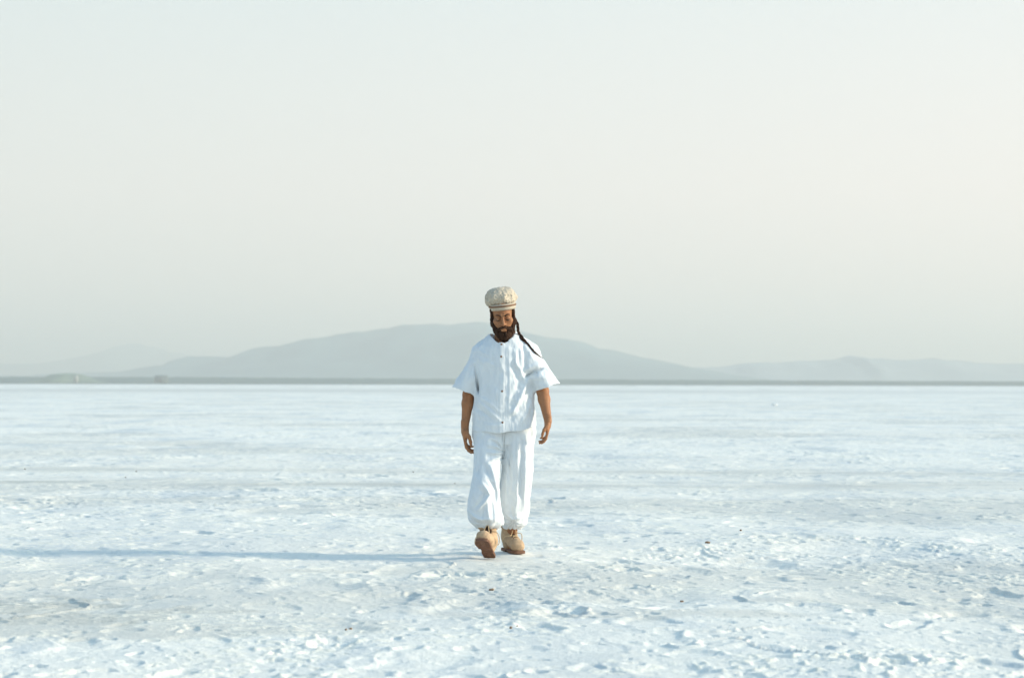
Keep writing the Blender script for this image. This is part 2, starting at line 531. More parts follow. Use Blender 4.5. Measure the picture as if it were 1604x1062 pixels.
def tube_np(pts, r, seg=8):
    pts = np.asarray(pts, float); n = len(pts)
    r = np.full(n, r) if np.isscalar(r) else np.asarray(r, float)
    T = np.gradient(pts, axis=0); T /= np.maximum(np.linalg.norm(T, axis=1, keepdims=True), 1e-9)
    ref = np.array([0.31, 0.17, 0.93])
    U = np.cross(T, ref); U /= np.maximum(np.linalg.norm(U, axis=1, keepdims=True), 1e-9)
    W = np.cross(T, U)
    a = np.linspace(0, 2 * math.pi, seg, endpoint=False)
    V = pts[:, None] + r[:, None, None] * (np.cos(a)[None, :, None] * U[:, None] + np.sin(a)[None, :, None] * W[:, None])
    V = np.vstack([V.reshape(-1, 3), pts[:1], pts[-1:]])
    i = np.arange(n - 1)[:, None]; j = np.arange(seg)[None, :]; j2 = (j + 1) % seg
    F = np.stack([i * seg + j, i * seg + j2, (i + 1) * seg + j2, (i + 1) * seg + j], -1).reshape(-1, 4)
    c0, c1 = n * seg, n * seg + 1
    caps = [(c0, c0, k, (k + 1) % seg) for k in range(seg)]
    tri = [(c0, (k + 1) % seg, k) for k in range(seg)] + [(c1, (n - 1) * seg + k, (n - 1) * seg + (k + 1) % seg) for k in range(seg)]
    return V, F, tri

def tubes(name, chains, mat, parent=None, seg=8):
    Vs, Fs, off = [], [], 0
    for pts, r in chains:
        V, F, tri = tube_np(pts, r, seg)
        Vs.append(V); Fs += [tuple(int(q) + off for q in f) for f in F] + [tuple(int(q) + off for q in f) for f in tri]; off += len(V)
    me = bpy.data.meshes.new(name)
    me.from_pydata(np.vstack(Vs).tolist(), [], Fs)
    return link(name, me, mat, parent or person)

def curve(pts, n=40):
    """Catmull-Rom through pts"""
    P = np.asarray(pts, float)
    P = np.vstack([2 * P[0] - P[1], P, 2 * P[-1] - P[-2]])
    out = []
    m = len(P) - 3
    for t in np.linspace(0, m - 1e-9, n):
        i = int(t); u = t - i
        a, b, c, d = P[i:i + 4]
        out.append(0.5 * ((2 * b) + (-a + c) * u + (2*a - 5*b + 4*c - d) * u*u + (-a + 3*b - 3*c + d) * u**3))
    return np.array(out)

def fold(P, pts, w, amp, y0=-0.1, soft=0.06, lo=None):
    """a ridge (amp > 0) or crease along a line given in photo pixels, on the front of the cloth"""
    q = np.array([at(a, b, -0.12)[[0, 2]] for a, b in pts])
    X = P[:, [0, 2]]
    best = np.full(len(P), 9.0); tt = np.zeros(len(P))
    n = len(q) - 1
    for k in range(n):
        ab = q[k + 1] - q[k]
        t = np.clip(((X - q[k]) @ ab) / (ab @ ab), 0, 1)
        d = np.linalg.norm(X - q[k] - t[:, None] * ab, axis=1)
        m = d < best
        best[m] = d[m]; tt[m] = ((k + t) / n)[m]
    taper = np.sin(np.clip(tt * 0.9 + 0.05, 0, 1) * math.pi) ** 0.5
    return amp * np.exp(-(best / w) ** 2) * taper * (1 - sstep(y0, y0 + soft + 0.05, P[:, 1]))

def hit(f, x, z, y0=-0.5, y1=0.3):
    """first surface of f met from the camera side at (x, z)"""
    ys = np.linspace(y0, y1, 400)
    P = np.stack([np.full(400, x), ys, np.full(400, z)], 1)
    d = f(P)
    k = np.argmax(d < 0)
    if k == 0: return np.array([x, 0, z])
    t = d[k - 1] / (d[k - 1] - d[k])
    return np.array([x, ys[k - 1] + t * (ys[k] - ys[k - 1]), z])

def hit_px(f, px, py, off=0.0):
    p = at(px, py, -0.12)
    for _ in range(3):
        h = hit(f, p[0], p[2]); p = at(px, py, h[1])
    return np.array([p[0], p[1] - off, p[2]])

# ------------------------------------------------------------------ materials
def simple(name, col, rough=0.7, spec=0.3, var=0.0, scale=30, bump=0.0, bscale=200, bdist=0.002, sss=0.0, map_scale=(1, 1, 1)):
    M = NT(name)
    p = M.pos(map_scale, obj=True)
    if var > 0:
        n = M.noise(p, scale, 4, 0.6)
        a = tuple(max(0, c * (1 - var)) for c in col); b = tuple(min(1, c * (1 + var)) for c in col)
        M.l(M.ramp(n, [(0.3, a), (0.7, b)]), M.p.inputs['Base Color'])
    else:
        M.p.inputs['Base Color'].default_value = (*col, 1)
    M.p.inputs['Roughness'].default_value = rough
    M.p.inputs['Specular IOR Level'].default_value = spec
    if sss:
        M.p.inputs['Subsurface Weight'].default_value = sss
        M.p.inputs['Subsurface Radius'].default_value = (0.01, 0.004, 0.002)
        M.p.inputs['Subsurface Scale'].default_value = 1.0
    if bump:
        M.l(M.bump(M.noise(p, bscale, 4, 0.6), bump, bdist), M.p.inputs['Normal'])
    return M.m

def cloth_material():
    M = NT('white_crinkled_cotton')
    p = M.pos(obj=True)
    n = M.noise(p, 9, 4, 0.6)
    M.l(M.ramp(n, [(0.3, (0.675, 0.705, 0.72)), (0.7, (0.72, 0.745, 0.755))]), M.p.inputs['Base Color'])
    M.p.inputs['Roughness'].default_value = 0.9
    M.p.inputs['Specular IOR Level'].default_value = 0.15
    M.p.inputs['Sheen Weight'].default_value = 0.15
    crink = M.noise(M.pos((1, 1, 0.12), obj=True), 130, 3, 0.6)
    soft = M.noise(M.pos((1, 1, 0.45), obj=True), 32, 4, 0.6)
    M.l(M.bump(crink, 0.6, 0.004, M.bump(soft, 0.45, 0.010)), M.p.inputs['Normal'])
    return M.m

m_cloth = cloth_material()
m_skin = simple('warm_brown_skin', (0.345, 0.158, 0.075), 0.55, 0.2, 0.12, 25, 0.15, 300, 0.001, 0.08)
m_hair = simple('dark_brown_hair', (0.044, 0.021, 0.012), 0.8, 0.12, 0.4, 60, 0.8, 260, 0.004, map_scale=(1, 1, 0.35))
m_hat = simple('cream_knit', (0.52, 0.445, 0.345), 0.95, 0.1, 0.12, 60, 0.6, 220, 0.004)
m_trim = simple('brown_knit_trim', (0.22, 0.12, 0.075), 0.95, 0.1, 0.2, 120, 0.5, 300, 0.003)
m_boot = simple('tan_suede', (0.49, 0.34, 0.215), 0.9, 0.15, 0.18, 22, 0.4, 240, 0.002)
m_sole = simple('brown_gum_rubber', (0.185, 0.095, 0.06), 0.8, 0.25, 0.2, 60, 0.4, 160, 0.003)
m_lace = simple('pale_tan_lace', (0.58, 0.42, 0.25), 0.9, 0.15, 0.2, 200)
m_wood = simple('brown_wood_button', (0.22, 0.12, 0.07), 0.6, 0.3, 0.2, 200)
m_cordage = simple('brown_bead_cord', (0.30, 0.17, 0.09), 0.6, 0.3, 0.3, 200)
m_eye = simple('dark_eye', (0.03, 0.02, 0.015), 0.15, 0.5)
m_dark = simple('dark_brown_collar_lining', (0.055, 0.034, 0.024), 0.95, 0.1, 0.2, 60)

# ------------------------------------------------------------------ head frame: bowed forward, tilted a little to one side
def rot(axis, deg):
    return np.array(Matrix.Rotation(rad(deg), 3, axis))
HEADC = at(787.3, 495, -0.02)
RH = rot('Y', -5.5) @ rot('X', 17)            # local (u, -forward, w) -> person axes
def to_head(P): return (P - HEADC) @ RH       # rows: head coordinates
def from_head(q): return np.asarray(q, float) @ RH.T + HEADC

def f_head(P):
    q = to_head(P)
    s = q.copy(); s[:, 0] = np.abs(s[:, 0])
    d = sd_ell(q, (0, 0.024, 0.040), (0.074, 0.088, 0.088))
    d = smin(d, sd_ell(q, (0, -0.028, -0.045), (0.062, 0.062, 0.088)), 0.03)
    d = smin(d, sd_ell(s, (0.045, -0.055, -0.020), (0.024, 0.026, 0.022)), 0.018)
    d = smin(d, sd_cone(s, (0.008, -0.087, 0.026), (0.046, -0.066, 0.022), 0.011, 0.010), 0.012)
    d = smax(d, -sd_ell(s, (0.033, -0.101, 0.004), (0.022, 0.020, 0.015)), 0.012)
    d = smin(d, sd_ell(s, (0.033, -0.076, 0.001), (0.016, 0.013, 0.012)), 0.004)
    d = smin(d, sd_cone(q, (0, -0.088, 0.014), (0, -0.111, -0.032), 0.008, 0.0115), 0.009)
    d = smin(d, sd_ell(s, (0.013, -0.098, -0.036), (0.009, 0.011, 0.008)), 0.006)
    d = smin(d, sd_ell(q, (0, -0.094, -0.066), (0.025, 0.012, 0.0075)), 0.004)
    d = smin(d, sd_ell(q, (0, -0.092, -0.079), (0.022, 0.013, 0.009)), 0.004)
    ear = sd_ell(s, (0.079, 0.012, -0.004), (0.010, 0.020, 0.033))
    ear = smax(ear, -sd_ell(s, (0.090, 0.006, -0.002), (0.008, 0.010, 0.018)), 0.004)
    d = smin(d, ear, 0.006)
    return d

# ------------------------------------------------------------------ joints
SH_A, SH_B = np.array([-0.17, 0.03, 1.405]), np.array([0.185, 0.02, 1.42])
EL_A, EL_B = at(734.5, 618, 0.075), at(850.0, 612, -0.02)
WR_A, WR_B = at(728.6, 668, 0.03), at(858.6, 660, -0.12)

def hand_field(P, wrist, side, sc=1.0, tilt=0.0, spread=1.0):
    """hanging hand, palm turned to the thigh; side=+1: fingers curl towards +X"""
    R = rot('Y', tilt * side)
    q = (P - wrist) @ R / sc
    q[:, 0] *= side
    d = sd_ell(q, (0.000, -0.002, -0.052), (0.017, 0.040, 0.050))
    d = smin(d, sd_cone(q, (0, 0, 0.03), (0, 0, -0.03), 0.024, 0.024), 0.02)
    d = smin(d, sd_cone(q, (0.004, -0.022, -0.03), (0.010, -0.036, -0.058), 0.017, 0.013), 0.012)
    fingers = ((-0.030, 0.042, 0.027, 0.021, 0.0094, 22), (-0.010, 0.046, 0.030, 0.023, 0.0096, 30), (0.011, 0.043, 0.029, 0.022, 0.0092, 36), (0.030, 0.034, 0.022, 0.018, 0.0082, 42))
    for y, a, b, c, r, cu in fingers:
        p = np.array([-0.002, y, -0.088 - 0.004 * (abs(y) < 0.015)])
        ang = rad(cu * 0.45); yy = y * 0.12 * spread
        for L, r0, r1, dk in ((a, r, r * 0.95, cu), (b, r * 0.95, r * 0.88, cu * 0.8), (c, r * 0.88, r * 0.74, 0)):
            n = p + np.array([math.sin(ang) * L, yy * L / a, -math.cos(ang) * L])
            d = smin(d, sd_cone(q, p, n, r0, r1), 0.0045)
            p = n; ang += rad(dk)
    th = [np.array([0.012, -0.034, -0.040]), np.array([0.026, -0.046, -0.066]), np.array([0.034, -0.047, -0.096]), np.array([0.036, -0.043, -0.120])]
    for k in range(3):
        d = smin(d, sd_cone(q, th[k], th[k + 1], (0.0135, 0.0112, 0.0100)[k], (0.0112, 0.0100, 0.0082)[k]), 0.006)
    return d * sc

def f_body(P):
    d = f_head(P)
    nb, nt = np.array([-0.012, 0.035, 1.40]), from_head((0, 0.03, -0.06))
    d = smin(d, sd_cone(P, nb, nt, 0.066, 0.056), 0.03)
    tor = sd_ell(P, (-0.005, 0.035, 1.24), (0.165, 0.095, 0.22))
    tor = smin(tor, sd_cone(P, (-0.10, 0.03, 0.93), (0.09, 0.03, 0.93), 0.10, 0.10), 0.08)
    tor = smin(tor, sd_cone(P, SH_A, SH_B, 0.036, 0.036), 0.04)
    d = smin(d, tor, 0.03)
    for S, E, W, sg, re in ((SH_A, EL_A, WR_A, 1, 0.0), (SH_B, EL_B, WR_B, -1, 0.0)):
        arm = sd_cone(P, S, E, 0.042, 0.0415)
        mid = E + 0.28 * (W - E)
        arm = smin(arm, sd_cone(P, E, mid, 0.0405, 0.0400), 0.02)
        arm = smin(arm, sd_cone(P, mid, W, 0.0400, 0.0255), 0.02)
        d = smin(d, arm, 0.015)
    d = smin(d, hand_field(P, WR_A + np.array([0, 0, 0.000]), 1, 1.10, -2), 0.008)
    d = smin(d, hand_field(P, WR_B + np.array([0, 0, 0.002]), -1, 0.93, -4), 0.008)
    for hip, kn, an in (((-0.085, 0.03, 0.90), (-0.14, -0.12, 0.52), (-0.10, -0.13, 0.17)), ((0.085, 0.03, 0.90), (0.075, 0.02, 0.52), (0.055, 0.15, 0.17))):
        leg = smin(sd_cone(P, hip, kn, 0.085, 0.055), sd_cone(P, kn, an, 0.055, 0.04), 0.03)
        d = smin(d, leg, 0.04)
    return d

sdf_child('body', f_body, (-0.40, -0.25, 0.10), (0.42, 0.26, 1.86), 0.0032, m_skin)

# ------------------------------------------------------------------ face and hair
def f_hair(P):
    q = to_head(P)
    s = q.copy(); s[:, 0] = np.abs(s[:, 0])
    d = sd_ell(q, (0, 0.030, 0.030), (0.082, 0.092, 0.088))
    d = smin(d, sd_ell(q, (0, 0.075, -0.05), (0.060, 0.045, 0.075)), 0.03)
    d = smax(d, -(q[:, 1] - 0.004 - 0.25 * np.maximum(q[:, 2] - 0.03, 0)), 0.01)       # keep what is behind the ears
    sb = sd_cone(s, (0.075, -0.004, 0.050), (0.073, -0.010, -0.010), 0.011, 0.012)
    d = smin(d, sb, 0.012)
    n = vn3(P[:, 0] * 90, P[:, 1] * 90, P[:, 2] * 30)
    return d - 0.004 * n
sdf_child('hair', f_hair, HEADC - 0.16, HEADC + 0.17, 0.0032, m_hair)

def f_beard(P):
    q = to_head(P)
    s = q.copy(); s[:, 0] = np.abs(s[:, 0])
    d = sd_cone(s, (0.072, -0.004, 0.000), (0.068, -0.020, -0.045), 0.012, 0.020)
    d = smin(d, sd_cone(s, (0.068, -0.020, -0.045), (0.044, -0.050, -0.088), 0.020, 0.027), 0.015)
    d = smin(d, sd_cone(s, (0.044, -0.050, -0.088), (0.012, -0.074, -0.112), 0.027, 0.032), 0.02)
    d = smin(d, sd_ell(q, (0.002, -0.060, -0.125), (0.047, 0.043, 0.042)), 0.02)
    mo = sd_cone(s, (0.004, -0.102, -0.053), (0.032, -0.084, -0.072), 0.0085, 0.010)
    mo = smin(mo, sd_cone(s, (0.032, -0.084, -0.072), (0.040, -0.074, -0.095), 0.010, 0.014), 0.01)
    d = smin(d, mo, 0.008)
    d = smax(d, -sd_ell(q, (0, -0.105, -0.0745), (0.015, 0.022, 0.007)), 0.005)
    n = vn3(P[:, 0] * 110, P[:, 1] * 110, P[:, 2] * 45) + 0.5 * vn3(P[:, 0] * 240, P[:, 1] * 240, P[:, 2] * 90)
    return d - 0.0055 * n
sdf_child('beard', f_beard, HEADC + np.array([-0.13, -0.2, -0.24]), HEADC + np.array([0.13, 0.08, 0.06]), 0.0026, m_hair)

for sg in (-1, 1):
    pts = [from_head((sg * 0.013, -0.0985, 0.022)), from_head((sg * 0.032, -0.0900, 0.031)), from_head((sg * 0.052, -0.0700, 0.024))]
    tubes('eyebrow', [(curve(pts, 12), np.array([0.0034, .0042, .0046, .0046, .0046, .0046, .0044, .004, .0036, .003, .0024, .0016]))], m_hair)
    pts = [from_head((sg * 0.018, -0.0845, -0.005)), from_head((sg * 0.033, -0.0905, -0.0085)), from_head((sg * 0.049, -0.0790, -0.004))]
    ey = tubes('eye', [(curve(pts, 12), np.array([.0014, .002, .0026, .003, .0032, .0032, .0032, .003, .0028, .0024, .002, .0014]))], m_eye)

# ------------------------------------------------------------------ shirt
def zpx(py): return at(790, py)[2]
SHIRT = [(zpx(695), -0.222, 0.232, 0.158), (zpx(676), -0.2215, 0.2286, 0.156), (zpx(655), -0.221, 0.222, 0.152), (zpx(640), -0.215, 0.216, 0.150), (zpx(620), -0.200, 0.206, 0.146), (zpx(600), -0.193, 0.190, 0.140),
         (zpx(585), -0.192, 0.178, 0.137), (zpx(565), -0.195, 0.182, 0.135), (zpx(548), -0.180, 0.188, 0.122), (zpx(535), -0.135, 0.150, 0.098), (zpx(522), -0.085, 0.085, 0.070), (zpx(510), -0.05, 0.05, 0.05)]
CUFF_A, CUFF_B = at(727.6, 612.5, 0.06), at(857.3, 606.7, -0.01)
def gell(P, cx, cy, hw, hd, p=2.3):
    a = np.abs((P[:, 0] - cx) / hw); b = np.abs((P[:, 1] - cy) / hd)
    return ((a ** p + b ** p) ** (1 / p) - 1) * np.minimum(hw, hd)

def sleeve(P, S, Cf, r0, r1, sg):
    ax = Cf - S; L = np.linalg.norm(ax); ax = ax / L
    d = sd_cone(P, S, S + ax * L * 1.4, r0, r0 + (r1 - r0) * 1.4)
    return d, (P - Cf) @ np.array([0.32 * sg, 0.0, -0.947])

AX_A = ((-0.128, 0.03, 1.395), 0.082, 0.090)
AX_B = ((0.140, 0.02, 1.405), 0.082, 0.088)
def shirt_base(P):
    L, Rr, D = sections(P[:, 2], SHIRT)
    cx, hw = (L + Rr) / 2, (Rr - L) / 2
    d = gell(P, cx, 0.025 + 0 * hw, hw, D)
    # shoulders
    d = smin(d, sd_cone(P, (-0.075, 0.045, 1.485), (-0.165, 0.04, 1.415), 0.050, 0.062), 0.05)
    d = smin(d, sd_cone(P, (0.070, 0.045, 1.490), (0.180, 0.03, 1.425), 0.050, 0.062), 0.05)
    return d

def shirt_folds(P):
    k = 0
    F = fold
    k = k + F(P, [(829, 590), (824, 606), (813, 629), (803, 648)], 0.016, 0.014) - F(P, [(819, 590), (812, 606), (803, 622)], 0.016, 0.010)
    k = k + F(P, [(808, 566), (816, 582), (824, 600)], 0.013, 0.010) - F(P, [(800, 560), (806, 580), (812, 598)], 0.015, 0.009)
    k = k - F(P, [(822, 620), (812, 645), (800, 656)], 0.018, 0.010) + F(P, [(832, 628), (826, 648), (816, 664)], 0.016, 0.009)
    for x, a, b, s in ((797, 536, 640, 1), (802, 540, 600, -1), (807, 533, 590, 1), (812, 536, 580, -1), (817, 536, 575, 1), (793, 560, 660, -0.6)):
        k = k + F(P, [(x, a), (x + 1.5, (a + b) / 2), (x + 1, b)], 0.0075, 0.0028 * s)
    for x, a, b, s in ((780, 545, 640, 0.6), (774, 550, 620, -0.8), (768, 545, 600, 0.8), (762, 550, 610, -0.8), (757, 552, 600, 0.8)):
        k = k + F(P, [(x, a), (x - 0.5, (a + b) / 2), (x, b)], 0.008, 0.0022 * s)
    k = k + F(P, [(746, 626), (758, 636), (772, 648), (783, 659)], 0.012, 0.008) - F(P, [(744, 634), (757, 645), (772, 657)], 0.012, 0.007)
    k = k + F(P, [(752, 622), (768, 632), (782, 645)], 0.012, 0.006) + F(P, [(760, 664), (775, 667), (786, 665)], 0.012, 0.005)
    k = k - F(P, [(743, 572), (745, 588), (748, 604), (750, 618)], 0.009, 0.022, 0.02) + F(P, [(752, 575), (754, 592), (756, 610)], 0.016, 0.008, 0.02)
    k = k - F(P, [(744, 552), (740, 572), (734, 592)], 0.013, 0.007, 0.02) + F(P, [(736, 556), (732, 576), (726, 596)], 0.016, 0.007, 0.02) - F(P, [(728, 572), (723, 588), (718, 600)], 0.012, 0.005, 0.02)
    # sleeve on the sunny side: a deep crease that runs out from the armpit
    k = k - F(P, [(826, 588), (836, 582), (849, 578)], 0.010, 0.030, 0.02) + F(P, [(824, 580), (836, 573), (850, 570)], 0.018, 0.012, 0.02) + F(P, [(836, 592), (848, 590), (858, 592)], 0.02, 0.012, 0.02)
    k = k + F(P, [(824, 545), (832, 556), (838, 566)], 0.015, 0.008, 0.02) - F(P, [(818, 540), (822, 556), (824, 574)], 0.014, 0.010, 0.02) + F(P, [(846, 548), (856, 570), (864, 592)], 0.014, 0.006, 0.02)
    # placket
    px0 = at(789.5, 600, -0.13)[0]
    e = (P[:, 0] - px0)
    k = k + 0.003 * (1 - sstep(0.0, 0.004, e)) * sstep(-0.036, -0.032, e) * (P[:, 1] < 0.0)
    return k

HOLE = at(787.5, 518.0, 0.0)
def f_shirt(P):
    d = shirt_base(P)
    hem = zpx(676.5) + 0.028 * np.clip((P[:, 0] + 0.0) / 0.22, -1, 1) ** 2 * 0.9 + 0.020 * np.clip(P[:, 0] / 0.22, -1, 1) * 0.7 + 0.004 * np.sin(P[:, 0] * 40)
    k = shirt_folds(P)
    n = 0.0050 * vn3(P[:, 0] * 24, P[:, 1] * 24, P[:, 2] * 9) + 0.0024 * vn3(P[:, 0] * 60 + 3 * P[:, 2], P[:, 1] * 60, P[:, 2] * 22) + 0.003 * vn3(P[:, 0] * 14 + 20 * P[:, 2], P[:, 1] * 14, P[:, 2] * 14)
    holes = []
    for (S, r0, r1), Cf, sg in ((AX_A, CUFF_A, -1), (AX_B, CUFF_B, 1)):
        o, cut = sleeve(P, np.array(S), Cf, r0, r1, sg)
        d = smin(d, np.maximum(o, cut), 0.028)
        holes.append(np.maximum(o + 0.007 - k - n, -(cut + 0.07)))
    d = d - k - n
    for q in holes: d = np.maximum(d, -q)
    d = np.maximum(d, hem - P[:, 2])
    # hollow under the hem
    d = np.maximum(d, -np.maximum(shirt_base(P) + 0.010, P[:, 2] - hem - 0.05))
    # neck opening with a narrow standing band
    q = P - HOLE
    nz = 1.485 + 0.55 * (q[:, 1]) + 0.06 * q[:, 0] - 0.0
    rr = np.sqrt((q[:, 0] / 0.080) ** 2 + ((q[:, 1] - 0.02) / 0.092) ** 2)
    ring = np.sqrt(((rr - 1) * 0.080) ** 2 * 2.2 + np.clip(np.abs(P[:, 2] - nz) - 0.009, 0, None) ** 2) - 0.0055
    hole = np.maximum((rr - 0.97) * 0.080, -(P[:, 2] - nz + 0.05))
    d = np.maximum(d, -hole)
    d = np.maximum(d, (P[:, 2] - nz - 0.004) - 0.9 * np.maximum(rr - 1.03, 0))
    d = smin(d, ring, 0.006)
    return d
shirt = sdf_child('shirt', f_shirt, (-0.42, -0.22, 0.80), (0.44, 0.24, 1.60), 0.0036, m_cloth, slack=1.7)

def disc(name, c, nrm, r, th, mat, parent, seg=18):
    nrm = np.asarray(nrm, float); nrm /= np.linalg.norm(nrm)
    pts = [c - nrm * th, c + nrm * th * 0.5, c + nrm * th * 0.9, c + nrm * th]
    return tubes(name, [(np.array(pts), np.array([r, r, r * 0.86, r * 0.5]))], mat, parent, seg)

for px, py in ((785.6, 539.4), (785.2, 558.5), (785.8, 586.0), (786.7, 612.7), (787.0, 637.0), (787.4, 661.5)):
    if py in (586.0, 637.0): continue
    disc('button', hit_px(f_shirt, px, py, 0.001), (0, -1, 0), 0.0075, 0.003, m_wood, shirt)

# ------------------------------------------------------------------ braid over the shoulder
def braid():
    path = [from_head((0.080, 0.020, -0.030)), at(810.5, 508, -0.005), at(811.5, 517, -0.035)]
    for px, py in ((813.5, 524.5), (818.0, 530.5), (824.5, 536.5), (835.0, 549.0), (843.0, 556.0), (850.5, 561.8)):
        path.append(hit_px(f_shirt, px, py, 0.007))
    c = curve(path, 150)
    t = np.linspace(0, 1, 150)
    R = np.interp(t, [0, 0.12, 0.3, 0.40, 0.46, 0.6, 0.8, 0.93, 1.0], [0.009, 0.0085, 0.0085, 0.0125, 0.013, 0.008, 0.005, 0.003, 0.0012])
    T = np.gradient(c, axis=0); T /= np.linalg.norm(T, axis=1, keepdims=True)
    side = np.cross(T, (0, -1, 0)); side /= np.linalg.norm(side, axis=1, keepdims=True)
    out = np.cross(side, T)
    chains = []
    ph = np.cumsum(1.0 / (R * 4.2)) * (np.linalg.norm(c[-1] - c[0]) / 150) * 2.2
    for k in range(3):
        a = ph + k * 2 * math.pi / 3
        chains.append((c + side * (np.sin(a) * R * 0.72)[:, None] + out * (np.sin(2 * a) * R * 0.28)[:, None], R * 0.58))
    return tubes('braid', chains, m_hair)
braid()

# ------------------------------------------------------------------ necklace: two strands of small brown beads close to the neck
def necklace():
    me_v, me_f = [], []
    for drop, r in ((0.000, 0.0036), (0.011, 0.0032)):
        pts = []
        for a in np.linspace(0, 2 * math.pi, 64, endpoint=False):
            x, y = math.sin(a) * 0.073, -math.cos(a) * 0.078
            pts.append((HOLE[0] + x, HOLE[1] + 0.015 + y, 1.487 + 0.50 * y + 0.05 * x - drop * (0.4 + 0.6 * max(0, math.cos(a)))))
        for p in pts:
            b = len(me_v)
            for i, ph in enumerate((-90, -35, 20, 90)):
                for j in range(6):
                    me_v.append((p[0] + r * math.cos(rad(ph)) * math.cos(j * math.pi / 3), p[1] + r * math.cos(rad(ph)) * math.sin(j * math.pi / 3), p[2] + r * math.sin(rad(ph))))
            for i in range(3):
                for j in range(6):
                    me_f.append((b + i * 6 + j, b + i * 6 + (j + 1) % 6, b + (i + 1) * 6 + (j + 1) % 6, b + (i + 1) * 6 + j))
    return child('necklace', np.array(me_v), np.array(me_f), m_cordage)
necklace()

# ------------------------------------------------------------------ hat: round puffed knitted cap on a narrow band
HATC = at(783.6, 466.5, 0.01)
RHAT = rot('Y', -6.5) @ rot('X', 6)
def f_hat(P):
    q = (P - HATC) @ RHAT
    ang = np.arctan2(q[:, 1], q[:, 0])
    rr = np.hypot(q[:, 0], q[:, 1])
    sc = 1 + 0.02 * np.sin(3 * ang + 1.0)
    up = np.where(q[:, 2] > 0, 0.073, 0.074)
    p = 2.15
    d = ((np.abs(rr / (0.1145 * sc)) ** p + np.abs(q[:, 2] / up) ** p) ** (1 / p) - 1) * 0.070
    seam = np.abs(((ang / (2 * math.pi) * 8 + 0.3) % 1) - 0.5) * 2 * math.pi / 8 * rr
    d = d + 0.0016 * np.exp(-(seam / 0.006) ** 2) * sstep(0.02, 0.07, rr)
    n = 0.0070 * vn3(P[:, 0] * 26, P[:, 1] * 26, P[:, 2] * 20) + 0.0030 * vn3(P[:, 0] * 95, P[:, 1] * 95, P[:, 2] * 95)
    gather = 0.0020 * np.sin(ang * 26 + 2 * vn3(P[:, 0] * 20, P[:, 1] * 20, P[:, 2] * 20)) * (1 - sstep(-0.06, -0.01, q[:, 2]))
    d = d - n - gather
    d = smin(d, sd_ell(q, (0, 0, 0.071), (0.011, 0.011, 0.006)), 0.006)
    return d
hat = sdf_child('hat', f_hat, HATC - 0.15, HATC + 0.15, 0.003, m_hat)

def ring_solid(name, zs, rs, M, c, mat, parent, ry=1.12, seg=72, wob=0.0):
    """lathe of (radius, height) pairs in a tilted frame"""
    V = []
    for z, r in zip(zs, rs):
        for j in range(seg):
            a = 2 * math.pi * j / seg
            w = 1 + wob * math.sin(a * 30)
            V.append((math.cos(a) * r * w, math.sin(a) * r * ry * w, z))
    V = np.array(V) @ M.T + c
    n = len(zs)
    F = [(i * seg + j, i * seg + (j + 1) % seg, ((i + 1) % n) * seg + (j + 1) % seg, ((i + 1) % n) * seg + j) for i in range(n) for j in range(seg)]
    return child(name, V, np.array(F), mat, parent)
BANDC = at(787.0, 480.5, -0.005)
ring_solid('hat_band', [-0.020, -0.021, -0.010, 0.012, 0.022, 0.022, -0.012], [0.082, 0.0875, 0.0915, 0.0925, 0.089, 0.080, 0.081], RHAT, BANDC, m_hat, hat, 1.13)
ring_solid('trim', [0.002, 0.0035, 0.0085, 0.013, 0.0135, 0.008], [0.0925, 0.0965, 0.0985, 0.0965, 0.0925, 0.091], RHAT, BANDC, m_trim, hat, 1.13, wob=0.012)

# ------------------------------------------------------------------ trousers
def lz(py, Y): return at(780, py, Y)[2]
def leg_rows(rows):
    out = []
    for py, xl, xr, cy, hd in rows:
        a, b = at(xl, py, cy), at(xr, py, cy)
        out.append((a[2], (a[0] + b[0]) / 2, (b[0] - a[0]) / 2, cy, hd))
    return out
LEG_A = leg_rows([(650, 745, 800, 0.03, 0.12), (671, 742.0, 796, 0.02, 0.125), (700, 742.6, 790, -0.01, 0.12), (729, 743.6, 785.5, -0.06, 0.11), (751, 740.5, 782.5, -0.10, 0.105), (765, 738, 782, -0.12, 0.105),
                  (785, 733.8, 782.5, -0.125, 0.108), (800, 732.2, 786.0, -0.125, 0.112), (812, 733.4, 788.6, -0.125, 0.112), (818, 737.5, 789.2, -0.125, 0.104), (822.5, 743.5, 787, -0.12, 0.088), (826.5, 748, 781, -0.115, 0.070)])
LEG_B = leg_rows([(650, 784, 839, 0.03, 0.12), (668, 784, 838.0, 0.03, 0.125), (700, 787, 836.8, 0.03, 0.122), (729, 786, 835.4, 0.03, 0.115), (751, 784, 833.8, 0.04, 0.11), (776, 781.5, 832, 0.075, 0.11),
                  (798, 781, 829.2, 0.10, 0.11), (812, 784, 826.5, 0.115, 0.105), (819.5, 786, 824, 0.125, 0.095), (824, 787.5, 820, 0.135, 0.080), (827, 789, 817, 0.14, 0.068)])
def trouser_base(P):
    ds = []
    for rows in (LEG_A, LEG_B):
        cx, hw, cy, hd = sections(P[:, 2], rows)
        d = gell(P, cx, cy, hw, hd, 2.2)
        zs = [r[0] for r in rows]
        d = np.maximum(d, np.maximum(min(zs) - P[:, 2], P[:, 2] - max(zs)))
        ds.append(d)
    d = smin(ds[0], ds[1], 0.028)
    up = sd_ell(P, (0.003, 0.03, 0.86), (0.212, 0.125, 0.17))
    up = np.maximum(up, np.maximum(0.78 - P[:, 2], P[:, 2] - 0.98))
    return smin(d, up, 0.03)

